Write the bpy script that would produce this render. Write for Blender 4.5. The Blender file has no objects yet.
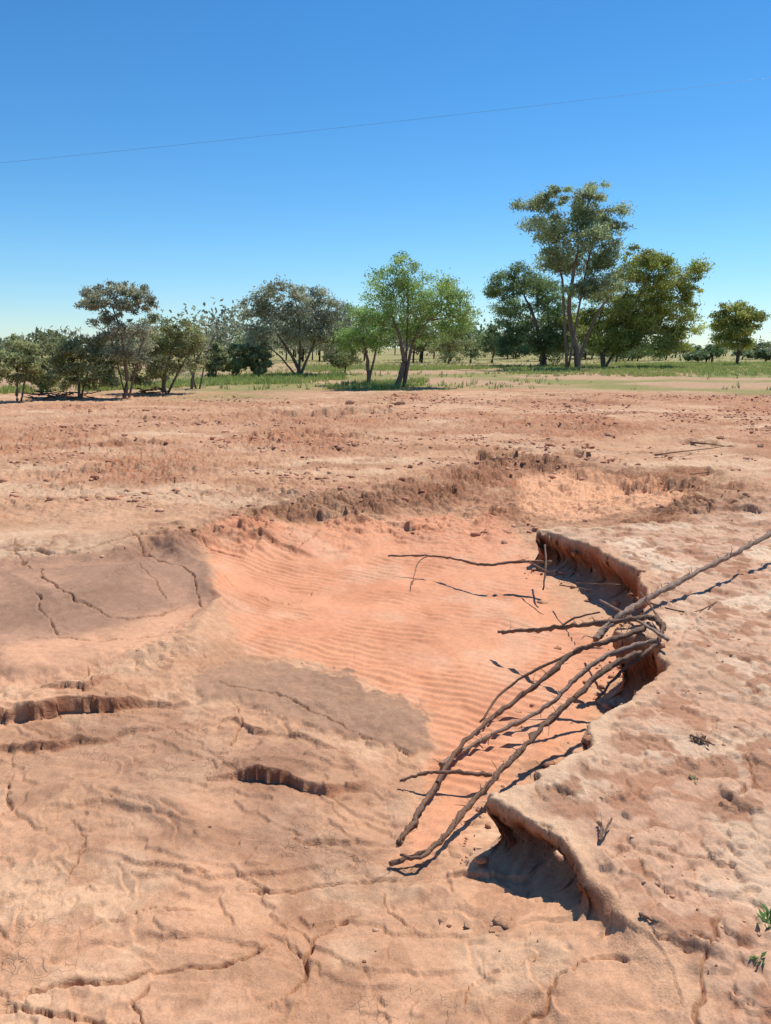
import bpy, math, random
import numpy as np
from mathutils import Vector
rng=np.random.default_rng(11)
random.seed(5)
F=740.;CX=385.5;CY=512.;CAMH=1.6
PITCH=math.atan((512-348)/740.)
cp,sp=math.cos(PITCH),math.sin(PITCH)
# survey helpers: photograph bearing -> world position on a level plane / at a distance
def ray(px,py):
    a=(px-CX)/F;b=(CY-py)/F
    return a,cp+b*sp,-sp+b*cp
def G(px,py,z=0.):
    d=ray(px,py);t=(z-CAMH)/d[2]
    return (d[0]*t,d[1]*t)
def AT(px,py,Y):
    d=ray(px,py);t=Y/d[1]
    return (d[0]*t,Y,CAMH+d[2]*t)
def srgb(r,g,b,k=1.):
    o=[]
    for c in (r,g,b):
        c/=255.
        o.append((c/12.92 if c<=.04045 else ((c+.055)/1.055)**2.4)*k)
    return np.array(o,dtype=np.float32)
# ---------------------------------------------------------------- noise
_ang=rng.random(256)*2*np.pi
_gx=np.cos(_ang).astype(np.float32);_gy=np.sin(_ang).astype(np.float32)
_perm=rng.permutation(256).astype(np.int32)
def perlin(x,y,seed=0):
    xi=np.floor(x).astype(np.int32);yi=np.floor(y).astype(np.int32)
    xf=(x-xi).astype(np.float32);yf=(y-yi).astype(np.float32)
    u=xf*xf*xf*(xf*(xf*6-15)+10);v=yf*yf*yf*(yf*(yf*6-15)+10)
    def g(ix,iy,dx,dy):
        h=_perm[(_perm[(ix+seed*37)&255]+iy)&255]
        return _gx[h]*dx+_gy[h]*dy
    a=g(xi,yi,xf,yf);b=g(xi+1,yi,xf-1,yf);c=g(xi,yi+1,xf,yf-1);d=g(xi+1,yi+1,xf-1,yf-1)
    return (a+(b-a)*u+((c+(d-c)*u)-(a+(b-a)*u))*v)*1.5
def fbm(x,y,f,o=4,seed=0,gain=.5):
    r=0;a=1.;t=0
    for i in range(o):
        r=r+a*perlin(x*f+i*17.3,y*f+i*9.1,seed+i);t+=a;a*=gain;f*=2.03
    return r/t*1.4
def cells(x,y,f,seed=0):
    """worley cells: two random values of the nearest cell and distance to the cell border"""
    X=x*f;Y=y*f;xi=np.floor(X).astype(np.int32);yi=np.floor(Y).astype(np.int32)
    d1=np.full(x.shape,9.,np.float32);d2=d1.copy();r1=np.zeros(x.shape,np.float32);r2=r1.copy()
    for i in (-1,0,1):
        for j in (-1,0,1):
            h=_perm[(_perm[(xi+i+seed*29)&255]+yi+j)&255];h2=_perm[(h+57)&255];h3=_perm[(h2+91)&255]
            d=np.hypot(xi+i+(h+.5)/256.-X,yi+j+(h2+.5)/256.-Y)
            m=d<d1;d2=np.where(m,d1,np.minimum(d2,d));r1=np.where(m,h3/255.-.5,r1);r2=np.where(m,_perm[(h3+13)&255]/255.-.5,r2);d1=np.where(m,d,d1)
    return r1.astype(np.float32),r2.astype(np.float32),(d2-d1).astype(np.float32)
def sst(a,b,x):
    t=np.clip((x-a)/(b-a),0,1);return t*t*(3-2*t)
# ---------------------------------------------------------------- polygon/polyline fields
def polysdf(x,y,P):
    d=np.full(x.shape,1e9,np.float32);ins=np.zeros(x.shape,bool);n=len(P)
    for i in range(n):
        ax,ay=P[i];bx,by=P[(i+1)%n]
        ex,ey=bx-ax,by-ay
        t=np.clip(((x-ax)*ex+(y-ay)*ey)/(ex*ex+ey*ey+1e-12),0,1)
        d=np.minimum(d,(x-ax-t*ex)**2+(y-ay-t*ey)**2)
        if by!=ay:
            c=((ay>y)!=(by>y))&(x<(bx-ax)*(y-ay)/(by-ay)+ax)
            ins^=c
    d=np.sqrt(d);return np.where(ins,d,-d)
def linefield(x,y,P):
    d=np.full(x.shape,1e9,np.float32);s=np.ones(x.shape,np.float32);tt=np.zeros(x.shape,np.float32)
    L=[0]
    for i in range(len(P)-1):L.append(L[-1]+math.hypot(P[i+1][0]-P[i][0],P[i+1][1]-P[i][1]))
    for i in range(len(P)-1):
        ax,ay=P[i];bx,by=P[i+1];ex,ey=bx-ax,by-ay
        t=np.clip(((x-ax)*ex+(y-ay)*ey)/(ex*ex+ey*ey+1e-12),0,1)
        q=np.sqrt((x-ax-t*ex)**2+(y-ay-t*ey)**2)
        m=q<d
        d=np.where(m,q,d);s=np.where(m,np.sign(ex*(y-ay)-ey*(x-ax)),s)
        tt=np.where(m,(L[i]+t*(L[i+1]-L[i]))/L[-1],tt)
    return d,s,tt
def gp(l,z=0.):return [G(a,b,z) for a,b in l]
# low ground (flood-scoured) outline, followed along its rim
LOW=gp([(-420,590),(-150,560),(0,553),(100,545),(185,530),(235,517),(300,500),(345,497),(400,492),(450,482),(478,468),(500,457),(560,463),(600,468),(660,482),(702,500),(685,516),(620,524),(560,527),(536,531),(552,533),(588,543),(618,558),(638,576),(643,592),(640,608),(616,624),(618,636),(650,645),(657,662),(638,688),(604,712),(580,740),(545,764),(510,778),(486,792),(496,802),(525,814),(550,830),(570,852),(578,874),(600,888),(640,940),(700,1024),(740,1140)])+[(.55,.3),(.8,-6),(-14,-6),(-14,4)]
cpts=[(300,560,-.27),(400,560,-.3),(480,560,-.3),(300,620,-.3),(400,620,-.33),(500,620,-.35),(540,600,-.38),(580,625,-.39),(625,640,-.38),
(400,680,-.34),(480,680,-.36),(560,690,-.38),(600,690,-.39),(480,740,-.35),(530,740,-.36),(440,790,-.33),(420,840,-.30),(240,580,-.25),(232,620,-.22),(330,700,-.3),(260,688,-.27),(400,730,-.32),
(470,512,-.17),(505,505,-.16),(530,522,-.22),(250,532,-.11),(350,516,-.14),(430,507,-.14),(560,492,-.15),(620,500,-.15),(665,500,-.13),(520,475,-.12),
(100,580,-.07),(50,565,-.04),(180,570,-.11),(150,620,-.13),(50,640,-.13),(195,600,-.15),(100,662,-.17),(0,600,-.07),
(200,660,-.2),(100,690,-.19),(0,700,-.17),(100,780,-.22),(0,780,-.2),(250,810,-.26),(350,810,-.29),(200,900,-.24),(400,900,-.26),(470,850,-.24),(500,860,-.22),(545,885,-.20),(500,920,-.18),(570,890,-.15),(500,980,-.14),(600,950,-.06),(650,1010,-.03),(100,1000,-.2),(300,1000,-.21),(0,900,-.2)]
C=[(*G(a,b,z),z) for a,b,z in cpts]+[(-10,3,-.04),(-10,7,-.02),(-6,-3,-.1),(0,-4,-.1),(3,-4,0),(-4,1,-.15),(4,3,-.1),(3,8,0),(-3,8,0)]
C=np.array(C);_d=np.hypot(C[:,None,0]-C[None,:,0],C[:,None,1]-C[None,:,1])
EPS=.15
_A=np.sqrt(_d**2+EPS**2)
_w=np.linalg.solve(_A+np.eye(len(C))*-1e-3,C[:,2]+.2)
def lowsurf(x,y):
    r=np.full(x.shape,-.2,np.float32)
    for (a,b,_),w in zip(C,_w): r+=np.float32(w)*np.sqrt((x-a)**2+(y-b)**2+EPS**2)
    return np.clip(r,-.42,.05)
# scarps: (points, z, raise, decay length, groove, edge width)
SC=[([(-260,745),(-80,730),(0,722),(60,712),(120,703),(170,696),(240,682)],-.17,.062,.60,.008,.011),
([(-160,755),(0,750),(50,745),(100,736),(150,726),(215,708)],-.2,.036,.14,.006,.010),
([(180,782),(235,773),(290,775),(330,784),(395,773)],-.25,.050,.45,.006,.011),
([(470,452),(500,466),(530,469)],-.02,.08,.5,.05,.03),
([(560,453),(580,461),(602,458)],-.02,.09,.35,.05,.03),
([(625,498),(650,501),(678,494)],-.12,.15,.2,.08,.03),
([(260,420),(330,414),(380,413),(440,414)],0,.13,2.6,.04,.1),
([(40,448),(110,444),(188,445)],0,.07,1.6,.03,.08),
([(648,441),(700,446),(745,448)],0,.08,.9,.04,.06),
([(520,425),(590,430),(640,428)],0,.06,1.3,.02,.1),
([(650,925),(680,950),(705,965),(745,985)],0,.020,.12,.010,.006),
([(440,866),(480,884),(540,890)],-.22,.025,.14,.006,.008),
([(15,690),(80,700),(122,672)],-.18,.022,.1,.006,.008),
([(150,735),(230,725),(330,750),(392,770)],-.27,.018,.35,.0,.010),
([(-20,880),(90,850),(220,870),(330,850),(400,868)],-.22,.012,.25,.0,.007),
([(20,960),(150,925),(230,930)],-.2,.012,.2,.0,.007),
([(250,815),(300,835),(370,838),(400,828)],-.27,.014,.15,.0,.007),
([(30,815),(110,805),(190,822)],-.22,.014,.15,.0,.007),
([(-30,478),(80,470),(200,472),(300,462)],0,.04,.8,.0,.05),
([(200,440),(330,436),(430,446)],0,.06,1.2,.02,.06),
([(420,455),(520,448),(600,452)],0,.05,.8,.02,.05),
([(-30,500),(60,492),(160,496),(230,488)],0,.03,.5,.0,.04),
([(640,480),(700,470),(771,478)],0,.06,.5,.02,.04),
([(695,520),(730,508),(800,512)],0,.05,.4,.01,.03),
([(330,540),(400,528),(470,530)],-.2,.05,.3,.0,.03),
([(215,548),(260,538),(330,545)],-.15,.04,.3,.0,.03),
([(470,528),(505,518),(545,526)],-.2,.06,.3,.0,.03),
([(0,425),(120,418),(240,428)],0,.06,1.6,.0,.1),
([(450,405),(560,402),(700,410)],0,.08,2.,.0,.12),
]
CR=[([(0,1006),(60,985),(120,972),(180,958),(240,948),(288,936)],-.2,.0085,.045),
([(268,1018),(300,975),(335,930),(370,903)],-.2,.006,.03),
([(-10,1018),(80,1024),(150,1030)],-.2,.007,.03),
([(5,545),(30,572),(60,598),(110,612),(160,606),(195,588)],-.1,.007,.035),
([(120,545),(160,560),(195,580),(202,600),(170,625),(100,635),(0,640)],-.12,.007,.035),
([(35,600),(45,615),(55,632)],-.1,.007,.03),
([(205,692),(255,697),(290,704),(350,730),(395,745)],-.29,.006,.025),
([(225,892),(330,882),(375,872),(412,870)],-.25,.006,.025),
([(738,748),(747,775),(742,800),(718,815)],0,.005,.02),
([(722,912),(702,955),(690,1000),(700,1040)],0,.005,.02),
([(505,1024),(560,962),(600,952),(640,960)],-.05,.005,.02),
([(470,1010),(480,985),(520,970)],-.15,.005,.02),
([(90,700),(78,684),(92,668)],-.18,.006,.03),
([(60,600),(140,575),(170,600)],-.1,.005,.02),
([(8,770),(10,800),(4,830)],-.2,.005,.02),
([(560,790),(600,800),(650,790)],0,.004,.015),
([(600,870),(650,850),(700,860),(760,850)],0,.004,.015),
([(150,980),(130,1000),(140,1030)],-.2,.005,.02),
([(215,905),(150,900),(90,920),(60,945)],-.2,.005,.015),
([(60,880),(80,850),(75,820)],-.2,.004,.015),
([(300,900),(290,930),(310,960)],-.2,.004,.015),
([(680,640),(720,660),(771,655)],0,.004,.015),
([(0,553),(60,556),(130,543),(200,537),(250,545)],-.05,.015,.035),
([(240,560),(260,545),(300,548),(330,530)],-.2,.008,.03),
([(210,575),(240,590),(280,596),(330,575)],-.22,.006,.02),
([(640,915),(655,930),(690,940),(720,955)],0,.005,.02),
([(0,575),(60,570),(130,560)],-.05,.006,.02),
([(230,700),(240,722),(225,745)],-.25,.005,.02),
([(380,880),(395,910),(430,935)],-.24,.005,.02),
]
RG=[([(150,540),(205,570),(224,600),(192,637),(130,657),(95,684)],-.14,.075,.11),
([(0,580),(60,605),(120,590),(160,560)],-.1,.03,.10),
([(-30,660),(60,650),(120,630)],-.14,-.03,.10),
([(400,870),(440,880),(480,930)],-.22,.02,.06),
([(280,760),(360,765),(400,800),(410,850)],-.28,.015,.05),
([(-30,800),(80,790),(170,805),(230,850)],-.22,.02,.07),
([(60,870),(160,890),(300,905),(380,960)],-.22,-.02,.08),
([(120,1010),(220,990),(330,1010)],-.2,.015,.05)]
SILT=gp([(205,545),(300,540),(400,530),(500,528),(545,560),(560,600),(620,640),(600,700),(540,760),(480,800),(430,850),(395,860),(425,800),(425,750),(430,705),(330,668),(245,665),(212,600)],-.3)
SILT2=gp([(518,480),(600,470),(710,500),(690,518),(560,520),(520,510)],-.14)
GREY=gp([(236,672),(290,667),(340,672),(400,692),(432,708),(436,726),(405,746),(370,748),(330,742),(265,722),(190,706),(205,682)],-.3)
SWIRL=gp([(-200,575),(0,553),(190,535),(225,590),(190,612),(130,640),(60,668),(-200,680)],-.1)
SWIRL_S=gp([(60,640),(120,622),(190,600),(212,600),(180,640),(90,670),(0,690),(0,655)],-.14)
BROWNF=gp([(0,750),(200,700),(400,760),(420,840),(360,870),(200,850),(0,870)],-.24)
def terrain(x,y):
    x=x.astype(np.float32);y=y.astype(np.float32)
    R=np.hypot(x,y)
    ca,cb,ce=cells(x+.03*perlin(x*12,y*12,8),y+.03*perlin(x*12,y*12,7),7.,1)
    cc,cd_,cf=cells(x+.010*perlin(x*30,y*30,8),y+.010*perlin(x*30,y*30,7),20.,2)
    lx=x+.06*fbm(x,y,2.2,3,3);ly=y+.06*fbm(x,y,2.2,3,13)
    wx=lx+.012*perlin(x*16,y*16,9);wy=ly+.012*perlin(x*16,y*16,19)
    bxw=lx+.004*perlin(x*16,y*16,9)+.030*ca+.008*cc;byw=ly+.004*perlin(x*16,y*16,19)+.030*cb+.008*cd_
    n1=fbm(x,y,.35,3,1);n2=fbm(x,y,3.,4,2);n3=fbm(x,y,14.,3,5);n4=fbm(x,y,45.,2,6)
    rough=fbm(x,y,.8,3,44)
    high=.03*n1*sst(1,6,R)+.008*n2+.003*n3
    far=sst(40,140,R)
    high=high+.05*fbm(x,y,.12,2,8)*sst(8,40,R)+far*.5*fbm(x,y,.015,2,4)
    near=R<16
    s=np.full(x.shape,-9.,np.float32);low=high.copy()
    if near.any():
        s[near]=polysdf(bxw[near],byw[near],LOW);low[near]=lowsurf(x[near],y[near])+.006*n2[near]+.0015*n3[near]
    sharp=sst(.2,.34,x)*sst(7.1,6.6,y)
    lft=sst(-2.2,-1.2,x)
    w=.05+.30*(1-sharp)*sst(3.2,4.6,y)*(1+.9*n2)*(.5+.5*lft)
    w=np.where(sharp>.5,.05,w)
    m=sst(-w*.6,w*1.4,s)      # 1 = low
    drop=np.clip(high-low,0,1)
    z=high*(1-m)+low*m
    face=4*m*(1-m)*sst(.03,.12,drop)
    z=z+face*(.04*ca+.015*cc)*sst(0,.1,drop)
    rmod=(.2+.8*sst(-.25,.3,fbm(x,y,1.5,3,33)))*(.3+.7*lft)
    rim=np.exp(-((s-.15*n2)/.30)**2)*(1-sharp)*sst(3.8,4.6,y)*rmod
    z=z+rim*(.07*np.abs(fbm(x,y,4.5,4,31,.6))+.055*ca+.03*cc+.012*n3-.01)
    rim2=np.exp(-((s+.08)/.12)**2)*sharp
    z=z+rim2*(.010*n2+.010*ca+.004*n3)
    rp=sst(.03,.15,-s)*sst(.2,.7,x)*sst(9,6,y)
    lum=np.abs(fbm(x,y,3.2,3,41))
    ckp=fbm(x,y,1.1,2,45)
    z=z+rp*(-.010*np.exp(-(lum/.06)**2)+.0035*n3+.0012*n4+.014*sst(.12,.18,fbm(x,y,5,4,43))+.012*sst(.05,.10,rough)-.007*np.exp(-(ce/.04)**2)*sst(-.1,.1,ckp)-.003*np.exp(-(cf/.09)**2)*sst(.1,-.1,ckp))
    rub=sst(6.5,9,y)*sst(34,20,y)*sst(-.25,.35,fbm(x,y,.22,3,51)+.02*x)
    z=z+rub*(.03*n2+.03*np.abs(n3)+.06*ca*sst(0,.3,rough+.2)+.03*cc)
    mid=sst(6,8,y)*sst(40,20,y);z=z+mid*(.045*np.abs(fbm(x,y*1.8,2.4,4,53))+.010*n3+.04*ca*sst(.05,.3,fbm(x*.6,y,.7,3,54))+.02*cc*sst(.0,.3,n2))
    lowm=sst(0,.1,s)
    if near.any():
        sw=polysdf(wx+.09*fbm(x,y,4,3,55),wy+.12*fbm(x,y,3,3,56),SILT)
        silt=sst(-.07,.11,sw)
    else: silt=0*x
    silt2=sst(-.08,.14,polysdf(wx+.15*n2,wy+.2*n2,SILT2))
    gsd=polysdf(wx+.04*ca+.03*cc+.06*n3+.05*n2,wy+.04*cb+.03*cd_+.10*n2+.03*n3,GREY)
    gsoft=sst(-.2,.35,x+.6)      # merges into the mud on its near-left side
    grey=sst(-.02,.045,gsd)*(.4+.6*gsoft)+sst(-.15,.18,gsd)*.4*(1-gsoft)
    grey=grey*sst(-.75,-.1,fbm(x,y,5,4,115,.6)+gsd*6.)
    swirl=sst(-.06,.08,polysdf(wx,wy,SWIRL))
    swirls=sst(-.08,.08,polysdf(wx,wy,SWIRL_S))
    brf=sst(-.2,.2,polysdf(wx,wy,BROWNF))
    fore=lowm*(1-silt)*(1-grey)*(1-swirl)*sst(5,4,y)
    terr=fbm(x+.4*y+.2*n2,y*1.6,1.3,4,61)
    tt=terr*3.2;st=np.floor(tt)+sst(.85,1,tt-np.floor(tt))
    z=z+fore*(st-tt)*.013+fore*(.0025*n3+.0008*n4+.009*n2)
    plate=sst(-.05,.2,rough)
    z=z+fore*plate*(-.003*np.exp(-(cf/.05)**2)*sst(-.1,.2,n2)+.003*cc)-fore*.007*np.exp(-(ce/.022)**2)*sst(-.05,.15,ckp)
    rp1=np.sin((y*1.0+x*.35)*80+4.5*fbm(x,y,2.2,3,71))
    z=z+silt*sst(-.3,.2,fbm(x,y,1.4,2,72)+.3*np.exp(-((x-.35)**2+(y-4.2)**2)/.5))*.0068*rp1*(1-.5*swirls)
    z=z+silt*.014*fbm(x,y,3.2,2,75)
    rp2=np.sin((y*.6-x*.9)*60+5*fbm(x,y,2,2,77));z=z+swirl*(1-swirls)*.003*rp2*sst(-.1,.3,fbm(x,y,1.2,2,79))
    z=z+swirl*.045*np.sin((y-.35*x)*4.5+1.3*fbm(x,y,.9,2,78))
    z=z+grey*(.012+.008*n2+.003*n3)
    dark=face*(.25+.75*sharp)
    for P,zz,H,w0 in RG:
        pts=gp(P,zz);xs=[p[0] for p in pts];ys=[p[1] for p in pts];mg=3*w0
        b=(x>min(xs)-mg)&(x<max(xs)+mg)&(y>min(ys)-mg)&(y<max(ys)+mg)
        if not b.any():continue
        d,sg,t=linefield(wx[b],wy[b],pts);z[b]+=H*np.exp(-np.abs(d/w0)**1.4)*sst(0,.2,np.minimum(t,1-t))
    for P,zz,H,L,gr,w0 in SC:
        pts=gp(P,zz);xs=[p[0] for p in pts];ys=[p[1] for p in pts];mg=max(3.5*L,.3)
        b=(x>min(xs)-mg)&(x<max(xs)+mg)&(y>min(ys)-mg)&(y<max(ys)+mg)
        if not b.any():continue
        fary=np.mean(ys)>7
        if not fary:
            bx=(lx+.012*ca)[b];by=(ly+.030*cb+.035*n2)[b]
        else:
            bx=(x+.35*fbm(x,y,.9,4,3,.6)+.1*ca)[b];by=(y+.8*fbm(x,y,.9,4,13,.6)+.12*cb)[b]
        d,sg,t=linefield(bx,by,pts)
        endd=np.minimum(t,1-t);tp=sst(0,.38,endd)*(.7+.6*sst(-.3,.3,n2[b]));sd=d*sg
        up=sst(-w0*.5,w0,sd)*np.exp(-np.maximum(sd,0)/L)*H*tp
        gv=-gr*np.exp(-((sd+w0*1.5)/(w0*2.2))**2)*tp
        z[b]+=up+gv
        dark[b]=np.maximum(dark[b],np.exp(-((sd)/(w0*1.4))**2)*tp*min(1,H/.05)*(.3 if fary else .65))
    crk=np.zeros_like(x)
    for P,zz,w0,dp in CR:
        pts=gp(P,zz);xs=[p[0] for p in pts];ys=[p[1] for p in pts];mg=.2
        b=(x>min(xs)-mg)&(x<max(xs)+mg)&(y>min(ys)-mg)&(y<max(ys)+mg)
        if not b.any():continue
        d,sg,t=linefield(wx[b]+.014*perlin(x[b]*9,y[b]*9,81)+.007*perlin(x[b]*30,y[b]*30,84),wy[b]+.014*perlin(x[b]*9,y[b]*9,82)+.007*perlin(x[b]*30,y[b]*30,85),pts)
        tp=sst(0,.12,np.minimum(t,1-t));wv=w0*(.35+.65*tp)*(.75+.7*perlin(x[b]*7,y[b]*7,83))
        wv=np.maximum(wv,.0018)
        z[b]-=dp*np.exp(-(d/wv)**2)*tp
        z[b]+=.003*np.exp(-(d/(w0*3.5))**2)*tp
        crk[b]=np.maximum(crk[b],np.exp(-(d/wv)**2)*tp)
    return dict(z=z,s=s,m=m,face=face,sharp=sharp,drop=drop,rim=rim,rp=rp,rub=rub,silt=silt*sst(-.02,.06,s)*(1-grey),silt2=silt2*lowm,grey=grey,swirl=swirl*lowm,swirls=swirls,brf=brf,fore=fore,dark=dark,crk=crk,n1=n1,n2=n2,n3=n3,n4=n4,lum=lum,lowm=lowm,R=R,ca=ca,cc=cc,rough=rough,plate=plate,w=w)
def zat(x,y):
    return terrain(np.atleast_1d(np.array(x,dtype=np.float32)),np.atleast_1d(np.array(y,dtype=np.float32)))['z']
# ---------------------------------------------------------------- mesh helper
def mesh_obj(name,V,Fq,mats,col=None,attrs=None,smooth=False,matidx=None,parent=None):
    V=np.asarray(V,np.float32);me=bpy.data.meshes.new(name)
    me.vertices.add(len(V));me.vertices.foreach_set('co',V.ravel())
    if isinstance(Fq,np.ndarray):
        k=Fq.shape[1];n=len(Fq);loops=Fq.ravel().astype(np.int32);st=np.arange(n,dtype=np.int32)*k
    else:
        loops=np.concatenate([f.ravel() for f in Fq]).astype(np.int32)
        cnt=np.concatenate([np.full(len(f),f.shape[1]) for f in Fq]);n=len(cnt)
        st=np.concatenate([[0],np.cumsum(cnt)[:-1]]).astype(np.int32)
    me.loops.add(len(loops));me.loops.foreach_set('vertex_index',loops)
    me.polygons.add(n);me.polygons.foreach_set('loop_start',st)
    if matidx is not None: me.polygons.foreach_set('material_index',np.asarray(matidx,np.int32))
    me.update(calc_edges=True)
    if smooth is True: me.polygons.foreach_set('use_smooth',np.ones(n,bool))
    if col is not None:
        a=me.color_attributes.new('tint','FLOAT_COLOR','POINT')
        c=np.ones((len(V),4),np.float32);c[:,:3]=col;a.data.foreach_set('color',c.ravel())
    for k2,v in (attrs or {}).items():
        a=me.attributes.new(k2,'FLOAT','POINT');a.data.foreach_set('value',np.asarray(v,np.float32))
    for m_ in mats: me.materials.append(m_)
    ob=bpy.data.objects.new(name,me);bpy.context.scene.collection.objects.link(ob)
    if parent: ob.parent=parent
    return ob
# ---------------------------------------------------------------- materials
def newmat(name):
    m=bpy.data.materials.new(name);m.use_nodes=True;nt=m.node_tree
    return m,nt,nt.nodes,nt.links,nt.nodes['Principled BSDF']
def N(nodes,t,**k):
    n=nodes.new(t)
    for a,b in k.items():setattr(n,a,b)
    return n
def math_(nt,op,a,b):
    n=nt.nodes.new('ShaderNodeMath');n.operation=op
    for i,v in enumerate((a,b)):
        if hasattr(v,'links') or hasattr(v,'is_linked'): nt.links.new(v,n.inputs[i])
        else: n.inputs[i].default_value=v
    return n.outputs[0]
def noise(nt,vec,scale,detail=4,rough=.55):
    n=nt.nodes.new('ShaderNodeTexNoise');n.inputs['Scale'].default_value=scale;n.inputs['Detail'].default_value=detail;n.inputs['Roughness'].default_value=rough
    nt.links.new(vec,n.inputs['Vector']);return n.outputs['Fac']
def mrange(nt,v,a,b,c,d):
    n=nt.nodes.new('ShaderNodeMapRange');nt.links.new(v,n.inputs[0])
    for i,q in enumerate((a,b,c,d)):n.inputs[i+1].default_value=q
    return n.outputs[0]
gm,nt,nd,lk,bs=newmat('ground_earth')
tc=N(nd,'ShaderNodeTexCoord').outputs['Object']
at=N(nd,'ShaderNodeAttribute',attribute_name='tint').outputs['Color']
wet=N(nd,'ShaderNodeAttribute',attribute_name='wet').outputs['Fac']
gr=N(nd,'ShaderNodeAttribute',attribute_name='grit').outputs['Fac']
ck=N(nd,'ShaderNodeAttribute',attribute_name='mudcrack').outputs['Fac']
na=noise(nt,tc,2.5,6,.6);nb=noise(nt,tc,28,5,.65);nc=noise(nt,tc,160,3,.6)
va=mrange(nt,na,.3,.7,.90,1.09);vb=mrange(nt,nb,.3,.7,.86,1.12);vc=mrange(nt,nc,.3,.7,.84,1.14)
wv=N(nd,'ShaderNodeTexNoise');wv.inputs['Scale'].default_value=9;lk.new(tc,wv.inputs['Vector'])
mx=N(nd,'ShaderNodeMix',data_type='VECTOR');mx.inputs['Factor'].default_value=.09
lk.new(tc,mx.inputs[4]);lk.new(wv.outputs['Color'],mx.inputs[5])
vo=N(nd,'ShaderNodeTexVoronoi',feature='DISTANCE_TO_EDGE');vo.inputs['Scale'].default_value=30
lk.new(mx.outputs[1],vo.inputs['Vector'])
# break the crack net up so that it fades in and out
brk=mrange(nt,noise(nt,tc,11,3,.6),.42,.6,0,1)
ce_=math_(nt,'MULTIPLY',math_(nt,'MULTIPLY',mrange(nt,vo.outputs['Distance'],0,.05,-1,0),ck),brk)
vv=math_(nt,'MULTIPLY',math_(nt,'MULTIPLY',va,vb),math_(nt,'MULTIPLY',vc,mrange(nt,ce_,-1,0,.85,1)))
sc=N(nd,'ShaderNodeVectorMath',operation='SCALE');lk.new(at,sc.inputs[0]);lk.new(vv,sc.inputs['Scale'])
lk.new(sc.outputs[0],bs.inputs['Base Color'])
lk.new(mrange(nt,wet,0,1,.92,.45),bs.inputs['Roughness'])
lk.new(mrange(nt,wet,0,1,.1,.35),bs.inputs['Specular IOR Level'])
h=math_(nt,'ADD',math_(nt,'MULTIPLY',math_(nt,'MULTIPLY',nb,gr),.013),math_(nt,'MULTIPLY',math_(nt,'MULTIPLY',nc,gr),.005))
h=math_(nt,'ADD',h,math_(nt,'MULTIPLY',ce_,.0025))
bp=N(nd,'ShaderNodeBump');bp.inputs['Distance'].default_value=1.;bp.inputs['Strength'].default_value=.9
lk.new(h,bp.inputs['Height']);lk.new(bp.outputs[0],bs.inputs['Normal'])
def tintmat(name,rough=.9,trans=0.,bump=0.,bscale=40,spec=.2):
    m,nt,nd,lk,bs=newmat(name)
    at=N(nd,'ShaderNodeAttribute',attribute_name='tint').outputs['Color']
    outc=at
    if bump>0:
        tc=N(nd,'ShaderNodeTexCoord').outputs['Object']
        n=noise(nt,tc,bscale,4,.6);v=mrange(nt,n,.3,.7,.75,1.2)
        sc=N(nd,'ShaderNodeVectorMath',operation='SCALE');lk.new(at,sc.inputs[0]);lk.new(v,sc.inputs['Scale']);outc=sc.outputs[0]
        b=N(nd,'ShaderNodeBump');b.inputs['Distance'].default_value=bump;lk.new(n,b.inputs['Height']);lk.new(b.outputs[0],bs.inputs['Normal'])
    lk.new(outc,bs.inputs['Base Color']);bs.inputs['Roughness'].default_value=rough
    bs.inputs['Specular IOR Level'].default_value=spec
    if trans>0:
        t=N(nd,'ShaderNodeBsdfTranslucent');lk.new(outc,t.inputs['Color'])
        mxs=N(nd,'ShaderNodeMixShader');mxs.inputs[0].default_value=trans
        lk.new(bs.outputs[0],mxs.inputs[1]);lk.new(t.outputs[0],mxs.inputs[2])
        lk.new(mxs.outputs[0],nd['Material Output'].inputs['Surface'])
    return m
leafm=tintmat('leaves',.5,.45,0,3,.4);barkm=tintmat('bark',.9,0,.01,25);grassm=tintmat('grass_blades',.7,.4,0,2)
clodm=tintmat('clod_earth',.95,0,.01,60);woodm=tintmat('dead_wood',.85,0,.006,70)
wirem=tintmat('wire_metal',.5,0,0,2,.3)
# ---------------------------------------------------------------- ground sheet
def rows():
    r=[.02,.1,.25,.45,.7]
    while r[-1]<2.0:r.append(r[-1]*1.025)
    while r[-1]<10:r.append(r[-1]*1.0022)
    while r[-1]<50:r.append(r[-1]*1.005)
    while r[-1]<3000:r.append(r[-1]*1.04)
    return np.array(r)
rr=rows()
af=np.arange(-27,27.001,.066)
ac=np.concatenate([np.arange(27.4,50,.6),np.arange(50,310,5.),np.arange(310,332.8,.6)])
ang=np.radians(np.concatenate([af,ac]))
nr,na_=len(rr),len(ang)
PX=(rr[:,None]*np.sin(ang)[None,:]).ravel();PY=(-1.5+rr[:,None]*np.cos(ang)[None,:]).ravel()
T=terrain(PX,PY)
z=T['z'];x=PX.astype(np.float32);y=PY.astype(np.float32)
e=.03
near=(np.hypot(x,y)<8.5)&(np.abs(T['s'])<.25)&(T['sharp']>.3)
gx=np.zeros_like(x);gy=np.zeros_like(x)
if near.any():
    bx,by=x[near],y[near];s0=polysdf(bx,by,LOW)
    gx[near]=(polysdf(bx+e,by,LOW)-s0)/e;gy[near]=(polysdf(bx,by+e,LOW)-s0)/e
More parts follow.
